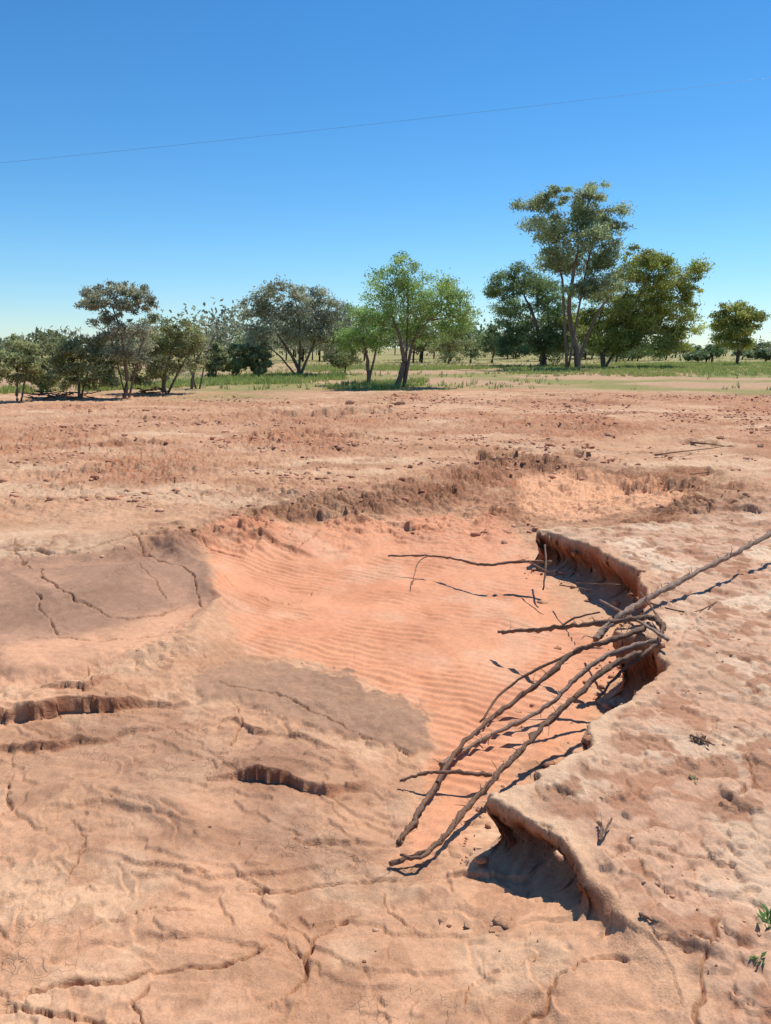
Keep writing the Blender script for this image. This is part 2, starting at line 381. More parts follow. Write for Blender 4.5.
# bank face: stood up vertical, undercut, with horizontal strata ledges
big=sst(.06,.2,T['drop'])*near
mm_=T['m']
uc=big*(.075*sst(0,.9,mm_)*sst(1.02,.9,mm_)+np.exp(-((mm_-.70)/.24)**2)*(.09+.07*fbm(x,y,3.5,2,91))+T['face']*.035*fbm(z*9+x*.7,y*.7+x*.5,3.2,4,93,.6))
x2=x-gx*uc;y2=y-gy*uc
V=np.stack([x2,y2,z],1)
i=np.arange(nr-1)[:,None];j=np.arange(na_)[None,:];j2=(j+1)%na_
Q=np.stack([(i*na_+j),(i*na_+j2),((i+1)*na_+j2),((i+1)*na_+j)],-1).reshape(-1,4)[:,::-1]
K=.93
TW=np.array([1.,.965,.86],np.float32)
def E(r,g,b,k=K):return srgb(r,g,b,k)*TW
cP=E(208,164,134);cRed=E(190,130,102);cPale=E(220,185,156);cSilt=E(224,156,118,.90);cGrey=E(156,122,102)
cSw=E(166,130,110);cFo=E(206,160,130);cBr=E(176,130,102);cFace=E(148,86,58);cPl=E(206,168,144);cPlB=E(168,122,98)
def mixc(c,d,f):return c+(d-c)*np.clip(f,0,1)[:,None]
n=len(x)
col=np.tile(cP,(n,1))
f1=fbm(x*.35,y,.9,4,101);f2=fbm(x,y,1.7,4,103);f3=fbm(x,y,7,3,105)
col=mixc(col,cPale,sst(-.1,.35,f1)*.85)
col=mixc(col,cBr,sst(.0,.4,fbm(x*.5,y,1.1,5,107,.6))*.8*sst(5,8,y))
col=mixc(col,cRed,T['rub']*(.5+.5*f3+.6*T['ca']))
col=mixc(col,E(196,150,122),sst(9,16,y)*sst(-.2,.3,fbm(x*.25,y,.35,3,109))*.6)
col=mixc(col,cFo,T['lowm']*sst(5.5,4.5,y))
col=mixc(col,cBr,T['fore']*sst(-.05,.4,f2)*.5)
col=mixc(col,E(220,182,152),T['fore']*sst(.0,.35,fbm(x,y,2.5,4,104))*.6)
col=mixc(col,E(166,128,106),T['brf']*T['lowm']*(.55+.6*f2))
col=mixc(col,E(158,116,92),T['fore']*sst(.2,.4,fbm(x,y,4.5,4,106))*.4)
col=mixc(col,cPl,T['rp']);col=mixc(col,E(226,198,174),T['rp']*sst(0,.3,f2+.3*f3)*.85)
col=mixc(col,cPlB,T['rp']*sst(.02,.2,f3*.7+.6*fbm(x,y,2.2,4,111)-.03)*.8)
col=mixc(col,cBr,T['rp']*sst(4.5,2.5,y)*.3)
col=mixc(col,E(166,124,100),sst(.0,.12,T['rim'])*.75*(.5+.8*f3+.7*T['cc']))
col=mixc(col,cSw,T['swirl']);col=mixc(col,E(190,148,124),T['swirl']*sst(0,.35,f2)*.65);col=mixc(col,E(214,164,134),T['swirls']*.85)
col=mixc(col,cSilt,T['silt']);col=mixc(col,E(220,172,140),T['silt']*sst(.05,.4,f2)*.5);col=mixc(col,E(208,138,100),T['silt']*sst(.1,.4,fbm(x,y,2,3,113))*.5);col=mixc(col,E(234,176,138),T['silt2'])
gm_=np.clip(T['grey']*(.9+.35*f3+.2*T['cc']),0,1)
col=mixc(col,cGrey,gm_);col=mixc(col,E(182,144,120),T['grey']*sst(-.05,.3,f3+.5*f2)*.6)
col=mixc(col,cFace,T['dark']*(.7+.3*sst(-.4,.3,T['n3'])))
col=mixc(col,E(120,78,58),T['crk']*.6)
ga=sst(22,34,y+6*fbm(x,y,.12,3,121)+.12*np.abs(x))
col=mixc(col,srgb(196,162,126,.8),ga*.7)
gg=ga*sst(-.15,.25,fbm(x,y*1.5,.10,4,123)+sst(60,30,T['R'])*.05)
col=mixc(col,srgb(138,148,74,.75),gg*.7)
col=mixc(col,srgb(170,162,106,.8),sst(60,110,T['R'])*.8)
wetv=np.clip(T['silt']*.6+T['grey']*.15+T['silt2']*.4,0,1)
grit=np.clip(1.-.85*T['silt']-.75*T['swirl']-.8*T['silt2']-.4*T['grey']-.45*T['rp']-.4*T['fore'],.08,1)*(.45+.55*sst(-.2,.4,f2))+T['dark']*1.0+T['rub']*.9+T['rim']*1.1+.5*sst(6,8,y)
mc=T['fore']*sst(.0,.3,fbm(x,y,1.1,2,131))*.8+T['brf']*T['fore']*.2+T['rp']*.4*sst(.0,.25,fbm(x,y,.9,2,133))
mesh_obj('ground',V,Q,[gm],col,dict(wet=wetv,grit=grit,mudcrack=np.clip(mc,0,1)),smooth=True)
# ---------------------------------------------------------------- clods
ph=(1+5**.5)/2
ico=np.array([(-1,ph,0),(1,ph,0),(-1,-ph,0),(1,-ph,0),(0,-1,ph),(0,1,ph),(0,-1,-ph),(0,1,-ph),(ph,0,-1),(ph,0,1),(-ph,0,-1),(-ph,0,1)])/math.hypot(1,ph)
icf=np.array([(0,11,5),(0,5,1),(0,1,7),(0,7,10),(0,10,11),(1,5,9),(5,11,4),(11,10,2),(10,7,6),(7,1,8),(3,9,4),(3,4,2),(3,2,6),(3,6,8),(3,8,9),(4,9,5),(2,4,11),(6,2,10),(8,6,7),(9,8,1)])
def subdiv(v,f):
    v=list(map(tuple,v));c={};o=[]
    def mid(a,b):
        k=(min(a,b),max(a,b))
        if k not in c:
            m=(np.array(v[a])+np.array(v[b]));m/=np.linalg.norm(m);v.append(tuple(m));c[k]=len(v)-1
        return c[k]
    for a,b,d in f:
        p,q,r=mid(a,b),mid(b,d),mid(d,a);o+=[(a,p,r),(b,q,p),(d,r,q),(p,q,r)]
    return np.array(v),np.array(o)
ic2,if2=subdiv(ico,icf)
def clods(name,cx,cy,size,cols,base=(ico,icf),flat=.5,sink=.05):
    bv,bf=base;n=len(cx);k=len(bv)
    zz=zat(cx,cy)
    th=rng.random(n)*6.283;c,s_=np.cos(th),np.sin(th)
    v=bv[None]*(1+.6*(rng.random((n,k))-.5))[:,:,None]
    sc3=np.stack([1+.7*(rng.random(n)-.3),1+.3*(rng.random(n)-.5),flat*(.7+.6*rng.random(n))],1)
    v=v*sc3[:,None,:]*size[:,None,None]
    tl=(rng.random(n)-.5)*1.;ct,stt=np.cos(tl),np.sin(tl)
    vy=v[:,:,1]*ct[:,None]-v[:,:,2]*stt[:,None];vz=v[:,:,1]*stt[:,None]+v[:,:,2]*ct[:,None]
    vx=v[:,:,0]*c[:,None]-vy*s_[:,None];vyy=v[:,:,0]*s_[:,None]+vy*c[:,None]
    P=np.stack([vx+cx[:,None],vyy+cy[:,None],vz+(zz+size*sink)[:,None]],-1).reshape(-1,3)
    Fc=(bf[None]+(np.arange(n)*k)[:,None,None]).reshape(-1,3)
    mesh_obj(name,P,Fc,[clodm],np.repeat(cols,k,0),smooth=False)
def ccols(n,a,b):
    t=rng.random((n,1));return (a*(1-t)+b*t)*(.85+.35*rng.random((n,1)))*TW
def scatter(n,x0,x1,y0,y1,fn):
    a=rng.random(n)*(x1-x0)+x0;b=rng.random(n)*(y1-y0)+y0
    p=fn(a.astype(np.float32),b.astype(np.float32));k=rng.random(n)<p
    return a[k],b[k]
a,b=scatter(90000,-10,16,7.2,26,lambda a,b:sst(-.15,.5,fbm(a,b,.3,3,51)+.025*a)*sst(-.3,.3,fbm(a,b,1.2,3,52))*.9+.03)
sz=.007+.045*rng.random(len(a))**3.5
clods('earth_clods',a,b,sz,ccols(len(a),srgb(190,128,102,.9),srgb(226,178,150,.95)))
def rimp(a,b):
    T_=terrain(a,b);return np.clip(T_['rim']*.5*sst(-.1,.3,T_['n2'])+np.exp(-((T_['s']-.10)/.1)**2)*T_['sharp']*.5,0,1)
a,b=scatter(24000,-2.5,4,2.3,9,rimp)
sz=.004+.026*rng.random(len(a))**5
clods('bank_crumbs',a,b,sz,ccols(len(a),srgb(172,120,92,.85),srgb(212,168,140,.9)),flat=.7)
a,b=scatter(14000,-2.5,4,1.2,8,lambda a,b:(terrain(a,b)['rp']*.6+.10*terrain(a,b)['fore'])*sst(-.1,.3,fbm(a,b,1.3,3,141)))
sz=.0018+.009*rng.random(len(a))**4
clods('soil_crumbs',a,b,sz,ccols(len(a),srgb(160,114,90,.85),srgb(215,175,150,.9)))
bl=[(610,438,.13),(645,492,.05),(500,462,.07),(575,452,.09),(446,868,.025),(470,876,.02),(505,882,.03),(235,520,.035),(290,505,.05),(330,500,.05),(375,500,.045),(505,520,.04),(560,600,.04),(720,443,.10),(690,440,.08),(760,450,.08),(350,407,.15),(400,408,.15),(545,560,.04),(700,515,.04),(745,505,.05),(560,850,.025),(590,740,.03),(520,655,.02),(535,648,.015)]
bx=np.array([G(p,q,-.03)[0] for p,q,_ in bl]);by=np.array([G(p,q,-.03)[1] for p,q,_ in bl]);bz=np.array([w for *_,w in bl])*.8
clods('earth_blocks',bx,by,bz,ccols(len(bx),srgb(180,132,104,.85),srgb(205,162,134,.85)),base=(ic2,if2),flat=.55,sink=.0)
# ---------------------------------------------------------------- tubes
class Acc:
    def __init__(s):s.v=[];s.q=[];s.c=[];s.n=0
    def tube(s,pts,rad,sides=7,colr=(.2,.15,.1),jit=0.,cap=True):
        pts=[np.array(p,float) for p in pts];m=len(pts)
        for i in range(m):
            t=pts[min(i+1,m-1)]-pts[max(i-1,0)];t/=np.linalg.norm(t)+1e-9
            u=np.cross(t,(0,0,1.));
            if np.linalg.norm(u)<.1:u=np.cross(t,(1.,0,0))
            u/=np.linalg.norm(u);w=np.cross(u,t)
            for k in range(sides):
                a=2*math.pi*k/sides;r=rad[i]*(1+jit*(random.random()-.5)*2)
                s.v.append(pts[i]+(u*math.cos(a)+w*math.sin(a))*r)
                s.c.append(np.array(colr)*(1+.5*(random.random()-.5)))
        b=s.n
        for i in range(m-1):
            for k in range(sides):
                k2=(k+1)%sides;s.q.append((b+i*sides+k,b+i*sides+k2,b+(i+1)*sides+k2,b+(i+1)*sides+k))
        s.n+=m*sides
        if cap:
            for i,fl in ((0,1),(m-1,0)):
                s.v.append(pts[i]);s.c.append(np.array(colr)*.9);cc=s.n;s.n+=1
                for k in range(0,sides):
                    k2=(k+1)%sides;q=b+i*sides
                    s.q.append((q+k2,q+k,cc,cc) if fl else (q+k,q+k2,cc,cc))
def smoothpath(P,R,per=6,wob=0.,seed=0):
    P=[np.array(p,float) for p in P];o=[];r=[];rg=random.Random(seed)
    n=len(P)
    for i in range(n-1):
        p0,p1,p2,p3=P[max(i-1,0)],P[i],P[i+1],P[min(i+2,n-1)]
        for k in range(per):
            t=k/per
            o.append(.5*((2*p1)+(-p0+p2)*t+(2*p0-5*p1+4*p2-p3)*t*t+(-p0+3*p1-3*p2+p3)*t**3));r.append(R[i]*(1-t)+R[i+1]*t)
    o.append(P[-1]);r.append(R[-1])
    for i in range(1,len(o)-1):o[i]=o[i]+np.array([rg.gauss(0,wob) for _ in range(3)])
    return o,r
def acc_obj(name,A,mat,smooth=True):
    q=np.array(A.q);tri=q[:,2]==q[:,3]
    fs=[q[~tri]]
    if tri.any():fs.append(q[tri][:,:3])
    return mesh_obj(name,np.array(A.v),fs,[mat],np.array(A.c),smooth=smooth)
# ---------------------------------------------------------------- dead branches
wc=srgb(164,136,116,.8);wd=srgb(136,106,86,.8)
def stick(name,P,r0,r1,colr,twigs=0,per=9,seed=0,tl=.12,extra=()):
    A=Acc();pts=[]
    for px,py,zz in P:
        g=G(px,py,zz);pts.append((g[0],g[1],zz))
    m=len(pts);R=[r0+(r1-r0)*i/(m-1) for i in range(m)]
    o,r=smoothpath(pts,R,per,max(r0,r1)*.22,seed);rg=random.Random(seed+99)
    r=[q*(1+.6*max(0,rg.gauss(0,.35))) for q in r]
    A.tube(o,r,10,colr,.30)
    for k in range(twigs):
        i=rg.randrange(2,len(o)-1);p=o[i];d=o[i]-o[i-1];d/=np.linalg.norm(d)+1e-9
        v=np.array([rg.gauss(0,1) for _ in range(3)]);v[2]=abs(v[2])*.8-.1;v/=np.linalg.norm(v)
        v=v*.75+d*.6*rg.choice((-1,1));L=tl*(.2+rg.random()**2*1.3)
        q=[p,p+v*L*.5+np.array([rg.gauss(0,.12*L) for _ in range(3)]),p+v*L]
        rr_=r[i]*.24*(.5+rg.random()*.5);q,r2=smoothpath(q,[rr_,rr_*.7,rr_*.3],3,0)
        A.tube(q,r2,5,colr*.9,.15)
    for P2,ra,rb in extra:
        pts=[(*G(px,py,zz),zz) for px,py,zz in P2];m=len(pts)
        q,r2=smoothpath(pts,[ra+(rb-ra)*i/(m-1) for i in range(m)],5,ra*.2,seed+5);A.tube(q,r2,7,colr,.2)
    return acc_obj(name,A,woodm)
stick('dead_branch',[(800,520,.27),(771,534,.24),(735,553,.2),(700,571,.16),(668,588,.12),(640,603,.09),(615,620,.04),(596,640,-.03)],.013,.019,wc,130,seed=1,tl=.07)
stick('dead_branch',[(498,632,-.2),(530,630,-.13),(570,626,-.03),(610,622,.04),(650,618,.07),(664,628,.05)],.009,.017,wd,24,seed=2,tl=.09,extra=[([(664,628,.05),(655,612,.09),(640,592,.12)],.008,.004),([(560,627,-.05),(575,618,.0),(600,612,.05)],.008,.005)])
stick('dead_branch',[(645,628,.05),(610,640,.03),(575,652,-.04),(540,682,-.15),(500,712,-.24),(462,745,-.28),(432,790,-.29),(414,820,-.29),(398,843,-.30)],.014,.009,wd,40,seed=3,tl=.07,extra=[([(575,652,-.04),(540,668,-.12),(505,690,-.22),(480,722,-.3)],.009,.006)])
stick('dead_branch',[(656,640,.05),(615,652,.0),(580,674,-.08),(555,700,-.17),(520,722,-.25),(478,742,-.3),(440,765,-.31)],.013,.008,wc,30,seed=4,tl=.07)
stick('dead_branch',[(640,652,.02),(608,668,-.02),(570,702,-.1),(530,740,-.17),(500,772,-.2),(465,812,-.22),(432,848,-.24),(390,864,-.26)],.014,.009,wd,100,seed=6,tl=.06,extra=[([(432,848,-.24),(420,858,-.23),(400,855,-.23)],.009,.005)])
stick('dead_branch',[(400,781,-.27),(425,773,-.25),(455,772,-.24),(492,775,-.25)],.005,.009,wd,3,seed=7)
stick('dead_branch',[(388,556,-.17),(430,556,-.15),(455,559,-.14),(485,565,-.13),(515,562,-.12),(552,562,-.1)],.006,.012,wd,6,seed=8,tl=.09,extra=[([(428,556,-.15),(418,563,-.19),(412,585,-.28)],.006,.003),([(545,545,-.02),(546,565,-.1),(543,590,-.25)],.008,.007),([(530,562,-.11),(548,572,-.1),(556,570,-.07)],.007,.006)])
stick('dead_branch',[(664,624,.07),(655,645,.03),(625,668,-.05),(596,700,-.16)],.010,.006,wd,12,seed=9,tl=.07)
stick('dead_branch',[(600,600,-.02),(640,622,.06),(668,640,.08)],.006,.010,wc,12,seed=13,tl=.07)
for sd,(P) in enumerate([[(598,822,.01),(602,828,.02),(600,840,.01),(612,818,.03)],[(718,500,.02),(728,488,.06)],[(640,915,.02),(660,922,.02)],[(690,735,.01),(715,745,.02)],[(620,585,.01),(575,583,.01)],[(690,442,.06),(735,447,.06)],[(740,470,.03),(690,474,.03)],[(655,455,.05),(735,445,.1)],[(560,585,-.2),(590,590,-.05)],[(640,600,.02),(690,612,.03),(720,600,.03)]]):
    stick('twig',P,.005+.008*(P[0][1]<500),.003,wd,2,seed=20+sd,tl=.06)
# ---------------------------------------------------------------- leaves + trees
def leafquads(Cn,a,b,droop=0.):
    n=len(Cn);u=rng.normal(size=(n,3));u[:,2]-=droop;u/=np.linalg.norm(u,axis=1)[:,None]
    w=rng.normal(size=(n,3));w-=u*(w*u).sum(1)[:,None];w/=np.linalg.norm(w,axis=1)[:,None]
    a=a*(.6+.8*rng.random((n,1)));b=b*(.6+.8*rng.random((n,1)))
    V=np.stack([Cn-u*a,Cn+w*b-u*a*.1,Cn+u*a,Cn-w*b-u*a*.1],1).reshape(-1,3)
    return V,np.arange(n*4).reshape(-1,4)
LB=2.1
def tree(name,basepx,trunks,blobs,leafc,nleaf,leaf=(.07,.022),barkc=srgb(150,130,115,.65),Y=None,clump=.13,droop=.3,dens=1.,seed=0,spread=1.,tw=.75):
    rg=random.Random(seed);D=Y or G(*basepx)[1];m=D/F;A=Acc()
    tp=[]
    for T_ in trunks:
        pts=[];R=[]
        dy=rg.uniform(-.15,.15)*D*.03
        for k,(px,py,rp_) in enumerate(T_):
            p=np.array(AT(px,py,D));p[1]+=dy+(rg.uniform(-1,1)*6*m if k>1 else 0)
            if k==0:p[2]=float(zat(p[0],p[1])[0])-.05
            pts.append(p);R.append(rp_*m*tw)
        o,r=smoothpath(pts,R,4,R[-1]*.4,seed);A.tube(o,r,7,barkc,.1);tp+=[(q,w) for q,w in zip(o,r)]
    tot=sum(b[2]*b[3] for b in blobs);LV=[];LC=[]
    for bi,bb in enumerate(blobs):
        px,py,rx,ry=bb[:4]
        c=np.array(AT(px,py,D));c[1]+=rg.uniform(-.6,.6)*rx*m*spread
        r3=np.array([rx*m,rx*m*.9,ry*m])
        best=min(tp,key=lambda q:np.linalg.norm(q[0]-c)+max(0,q[0][2]-c[2]+ry*m*.3)*3)
        st,sr=best;mid=(st+c)/2+np.array([rg.uniform(-.15,.15),rg.uniform(-.15,.15),.05])*np.linalg.norm(c-st)
        r0=min(sr*.7,max(.01,.032*math.sqrt(rx*ry)*m));o,r=smoothpath([st,mid,c],[r0,r0*.75,r0*.45],4,r0*.4,seed+bi);A.tube(o,r,5,barkc,.1,False)
        nc=max(6,int(dens*(9+rx*ry/24.)));nb=max(30,int(nleaf*rx*ry/tot))
        dirs=rng.normal(size=(nc,3));dirs/=np.linalg.norm(dirs,axis=1)[:,None]
        rad=(.3+.8*rng.random(nc)**.6)
        cc=c+dirs*r3*rad[:,None]
        for q in cc[:max(6,nc//2)]:
            o,r=smoothpath([c*.75+st*.25,(c+q)/2+np.array([0,0,-.03*ry*m]),q],[r0*.5,r0*.3,r0*.12],3,r0*.3,seed);A.tube(o,r,4,barkc,.1,False)
        sz=clump*math.sqrt(rx*ry)*m*1.6*(.4+1.0*rng.random(nc))
        pw=sz**2;pw/=pw.sum();idx=rng.choice(nc,nb,p=pw)
        P=cc[idx]+rng.normal(size=(nb,3))*sz[idx][:,None]*np.array([1,1,.6])
        br=(.6+.75*rng.random(nc))[idx][:,None]*(.7+.6*rng.random((nb,1)))
        hue=rng.random((nc,1))[idx]
        cl=(leafc[0]*(1-hue)+leafc[1]*hue)*LB
        P[:,2]=np.maximum(P[:,2],.05)
        LV.append(P);LC.append(cl*br)
    P=np.concatenate(LV);Cc=np.clip(np.concatenate(LC),0,.75);V,Q=leafquads(P,leaf[0],leaf[1],droop)
    q=np.array(A.q);tri=q[:,2]==q[:,3];nv=len(A.v)
    fs=[q[~tri]]+([q[tri][:,:3]] if tri.any() else [])+[Q+nv]
    nw=len(q);mi=np.concatenate([np.zeros(nw,int),np.ones(len(Q),int)])
    return mesh_obj(name,np.concatenate([np.array(A.v),V]),fs,[barkm,leafm],np.concatenate([np.array(A.c),np.repeat(Cc,4,0)]),smooth=False,matidx=mi)
L_br=(np.array([.13,.20,.055]),np.array([.19,.25,.085]))
L_gr=(np.array([.15,.16,.105]),np.array([.205,.21,.14]))
L_eu=(np.array([.14,.175,.09]),np.array([.205,.23,.125]))
L_dk=(np.array([.09,.13,.055]),np.array([.125,.17,.07]))
L_ye=(np.array([.14,.165,.04]),np.array([.21,.22,.06]))
L_ol=(np.array([.14,.16,.07]),np.array([.195,.20,.09]))
tree('willow_acacia_tree',(397,388),[[(396,388,5),(401,372,4.5),(404,360,4),(400,340,2.5),(393,318,1.8)],[(404,362,3.2),(412,345,2.4),(424,325,1.6),(440,312,1)],[(404,360,2.6),(407,335,1.8),(408,300,1.2),(404,272,.7)]],
 [(402,262,13,12),(388,283,20,15),(415,285,20,16),(383,305,22,15),(408,310,26,18),(438,292,20,14),(452,300,18,15),(434,318,28,16),(460,316,14,13),(380,325,18,10),(418,334,26,10),(452,332,18,9),(386,338,16,7)],L_br,21000,leaf=(.065,.02),seed=3,tw=.6,clump=.15)
tree('willow_acacia_tree',(369,385),[[(369,386,3.6),(368,368,3),(366,352,2),(362,335,1.2)],[(368,368,2),(376,350,1.4),(382,335,.8)]],
 [(362,315,16,11),(358,330,20,13),(378,332,15,14),(348,340,12,10),(366,345,20,9),(372,316,10,9)],L_br,8500,leaf=(.065,.02),seed=4,tw=.65,clump=.15)
tree('eucalyptus_tree',(578,369),[[(578,370,5.5),(577,350,5),(572,325,4),(570,300,3.2),(573,275,2.6),(577,250,1.8),(578,225,1)],[(570,305,2.6),(562,280,2),(552,255,1.4),(545,225,.9)],[(573,280,2),(590,255,1.5),(602,225,.8)],[(577,345,3),(595,320,2),(612,295,1.3)]],
 [(536,207,18,9),(555,197,14,7),(590,194,16,8),(608,212,17,12),(579,212,18,11),(543,228,20,11),(566,240,24,13),(597,236,22,13),(614,228,11,10),(552,260,22,11),(585,262,26,13),(608,258,16,11),(598,284,20,12),(575,290,16,9)],L_eu,30000,leaf=(.14,.04),seed=6,clump=.15,tw=.6)
tree('eucalyptus_tree',(545,366),[[(545,367,4),(541,345,3.3),(534,320,2.4),(524,295,1.4)],[(541,345,2.5),(548,320,1.8),(545,295,1)]],
 [(515,275,16,8),(503,290,17,13),(530,288,22,12),(550,300,22,14),(512,312,20,12),(536,318,26,14),(556,325,20,13),(502,335,18,11),(528,340,28,12),(552,345,22,12),(515,350,20,8),(565,340,18,14)],L_dk,36000,leaf=(.14,.04),seed=7,tw=.6,clump=.15)
tree('acacia_tree',(603,367),[[(603,367,5),(603,352,4.5),(612,335,3.5),(628,312,2.5),(645,285,1.6),(655,262,.9)],[(606,345,3),(630,330,2.2),(660,318,1.4)],[(603,350,3),(598,328,2),(602,308,1.2)]],
 [(634,258,19,9),(655,262,18,9),(678,274,20,12),(662,284,24,12),(632,280,24,12),(688,292,13,11),(640,304,30,12),(672,310,26,12),(612,304,22,13),(588,324,22,14),(618,330,30,12),(655,332,32,12),(686,332,18,10),(640,347,36,9),(676,347,22,8),(605,345,20,9),(625,318,30,12),(650,320,30,10),(600,335,24,10)],L_ye,56000,leaf=(.14,.042),seed=8,tw=.45,clump=.14)
tree('acacia_tree',(738,357),[[(738,357,2.6),(738,342,2.2),(736,330,1.4)],[(738,342,1.6),(746,328,1)]],[(740,310,15,9),(726,322,13,12),(752,322,13,13),(738,330,22,12),(744,318,14,10),(738,340,20,8)],L_ye,12000,leaf=(.16,.055),seed=9,Y=75,tw=.6)
tree('eucalyptus_tree',(125,398),[[(124,399,3.4),(127,380,3),(124,355,2.4),(120,330,1.8),(114,308,1)],[(126,370,2),(140,348,1.5),(148,325,.9)],[(121,335,1.3),(105,318,.9),(95,300,.5)]],
 [(92,294,14,7),(112,290,18,7),(134,292,15,8),(104,306,16,7),(128,308,17,8),(146,304,10,7),(88,306,9,5),(118,322,18,6),(140,330,20,9),(108,345,20,11),(130,352,22,11)],L_gr,12500,leaf=(.06,.019),seed=10,tw=.6,clump=.15)
tree('eucalyptus_tree',(165,394),[[(163,395,2.6),(165,375,2.2),(172,350,1.4),(178,330,.8)],[(165,375,1.6),(156,352,1),(152,335,.6)],[(166,378,1.6),(186,358,1.2),(200,345,.7)]],
 [(160,325,16,9),(180,328,16,10),(168,342,22,12),(192,340,14,11),(150,350,20,12),(178,360,24,14),(155,372,20,12),(135,368,14,12)],L_ol,12000,leaf=(.065,.02),seed=11)
tree('mulga_tree',(78,398),[[(80,399,2),(78,380,1.7),(72,360,1.1)],[(79,382,1.5),(90,362,.9)]],[(70,350,18,9),(88,348,18,10),(60,362,18,13),(82,366,26,14),(66,378,20,12),(98,376,18,13),(112,372,14,12)],L_ol,11500,leaf=(.065,.02),seed=12)
tree('mulga_tree',(17,402),[[(18,404,2.2),(18,385,1.8),(17,362,1)],[(18,385,1.4),(28,365,.8)]],[(18,345,15,7),(8,358,14,10),(30,358,14,10),(18,368,22,12),(36,375,14,10),(2,376,10,8)],L_ol,9000,leaf=(.06,.019),seed=13)
tree('dead_tree',(193,388),[[(192,389,2.2),(195,370,1.8),(202,350,1.2),(207,335,.7),(203,322,.3)],[(198,360,1.2),(210,345,.8),(220,333,.35)],[(195,372,1.3),(186,352,.8),(188,338,.3)]],[(205,345,10,12),(190,370,12,8)],L_gr,700,leaf=(.05,.015),seed=14)
tree('mulga_tree',(298,377),[[(298,378,3.2),(297,366,2.8),(285,345,2),(268,322,1.3),(255,308,.7)],[(298,368,2.6),(300,340,2),(298,310,1.2),(292,294,.6)],[(299,367,2.4),(315,342,1.6),(332,318,1)],[(297,366,1.8),(275,352,1.2),(256,338,.7)]],
 [(262,298,17,9),(285,290,20,9),(305,296,19,10),(250,308,12,9),(272,310,22,11),(298,314,24,12),(326,306,20,10),(342,318,18,12),(318,324,24,12),(268,328,24,11),(294,334,26,12),(330,340,26,12),(262,344,18,9),(346,338,14,9)],L_gr,24000,leaf=(.09,.028),seed=15,tw=.6,clump=.15)
for k,(bx_,by_,w_,h_,Lc) in enumerate([(232,378,20,26,L_ol),(448,364,26,22,L_ol),(470,362,20,26,L_dk),(258,378,14,22,L_ol),(345,374,22,30,L_ol),(712,362,16,14,L_dk),(492,362,14,26,L_dk),(215,380,12,26,L_ol),(46,392,14,22,L_ol)]):
    tree('shrub_tree',(bx_,by_),[[(bx_,by_,1.6),(bx_+1,by_-h_*.5,1.2),(bx_-1,by_-h_,.6)]],[(bx_-w_*.4,by_-h_*.75,w_*.55,h_*.35),(bx_+w_*.35,by_-h_*.8,w_*.55,h_*.35),(bx_,by_-h_*1.1,w_*.5,h_*.35),(bx_,by_-h_*.5,w_*.8,h_*.3)],Lc,4500,leaf=(.11,.04),seed=30+k)
# distant tree line (one mass)
P=[];Cc=[]
A=Acc()
for k in range(300):
    Yd=random.uniform(85,210);X0=random.uniform(-.75,.75)*Yd*1.1
    hh=random.uniform(2.6,5.6)*(.8+.4*math.sin(X0*.05+2));w=hh*random.uniform(.5,.9)
    if .12<X0/Yd<.9 and Yd<110: hh*=.6
    lc=random.choice([L_dk,L_ol,L_gr,L_eu]);n_=int(330)
    k_=rng.integers(3,6);bc=np.stack([rng.normal(0,w*.45,k_),rng.normal(0,w*.45,k_),hh*(.5+.35*rng.random(k_))],1)
    idx=rng.integers(0,k_,n_);p=bc[idx]+rng.normal(size=(n_,3))*np.array([w*.3,w*.3,hh*.14])
    p[:,2]=np.clip(p[:,2],.2,None);z0=float(zat(X0,Yd)[0]);P.append(p+np.array([X0,Yd,z0]))
    Cc.append((lc[0]*.5+lc[1]*.5)*1.7*(.6+.5*rng.random((n_,1)))*(.8+.4*random.random())+.02)
    A.tube([(X0,Yd,z0-.1),(X0+.2,Yd,z0+hh*.6)],[.13,.06],5,srgb(100,85,75,.4))
P=np.concatenate(P);Cc=np.concatenate(Cc);V,Q=leafquads(P,.30,.16)
q=np.array(A.q);tri=q[:,2]==q[:,3];nv=len(A.v)
mesh_obj('distant_trees',np.concatenate([np.array(A.v),V]),[q[~tri],q[tri][:,:3],Q+nv],[barkm,leafm],np.concatenate([np.array(A.c),np.repeat(Cc,4,0)]),matidx=np.concatenate([np.zeros(len(q),int),np.ones(len(Q),int)]))
# ---------------------------------------------------------------- grass
def grass(name,cx,cy,hgt,wid,cols,per=7):
    n=len(cx)*per;X0=np.repeat(cx,per)+rng.normal(0,.07,n);Y0=np.repeat(cy,per)+rng.normal(0,.07,n)
    Z0=np.repeat(zat(cx,cy),per)-.02;H=np.repeat(hgt,per)*(.5+.8*rng.random(n));th=rng.random(n)*6.283
    dx,dy=np.cos(th)*wid,np.sin(th)*wid;lx,ly=rng.normal(0,.35,n)*H,rng.normal(0,.35,n)*H
    V=np.stack([np.stack([X0-dx,Y0-dy,Z0],1),np.stack([X0+dx,Y0+dy,Z0],1),np.stack([X0+dx*.5+lx*.5,Y0+dy*.5+ly*.5,Z0+H*.6],1),np.stack([X0+lx,Y0+ly,Z0+H],1)],1).reshape(-1,3)
    c=np.repeat(cols,per,0)*(.75+.5*rng.random((n,1)))
    mesh_obj(name,V,np.arange(n*4).reshape(-1,4),[grassm],np.repeat(c,4,0))
gc1=np.array([.32,.40,.11]);gc2=np.array([.48,.44,.25])
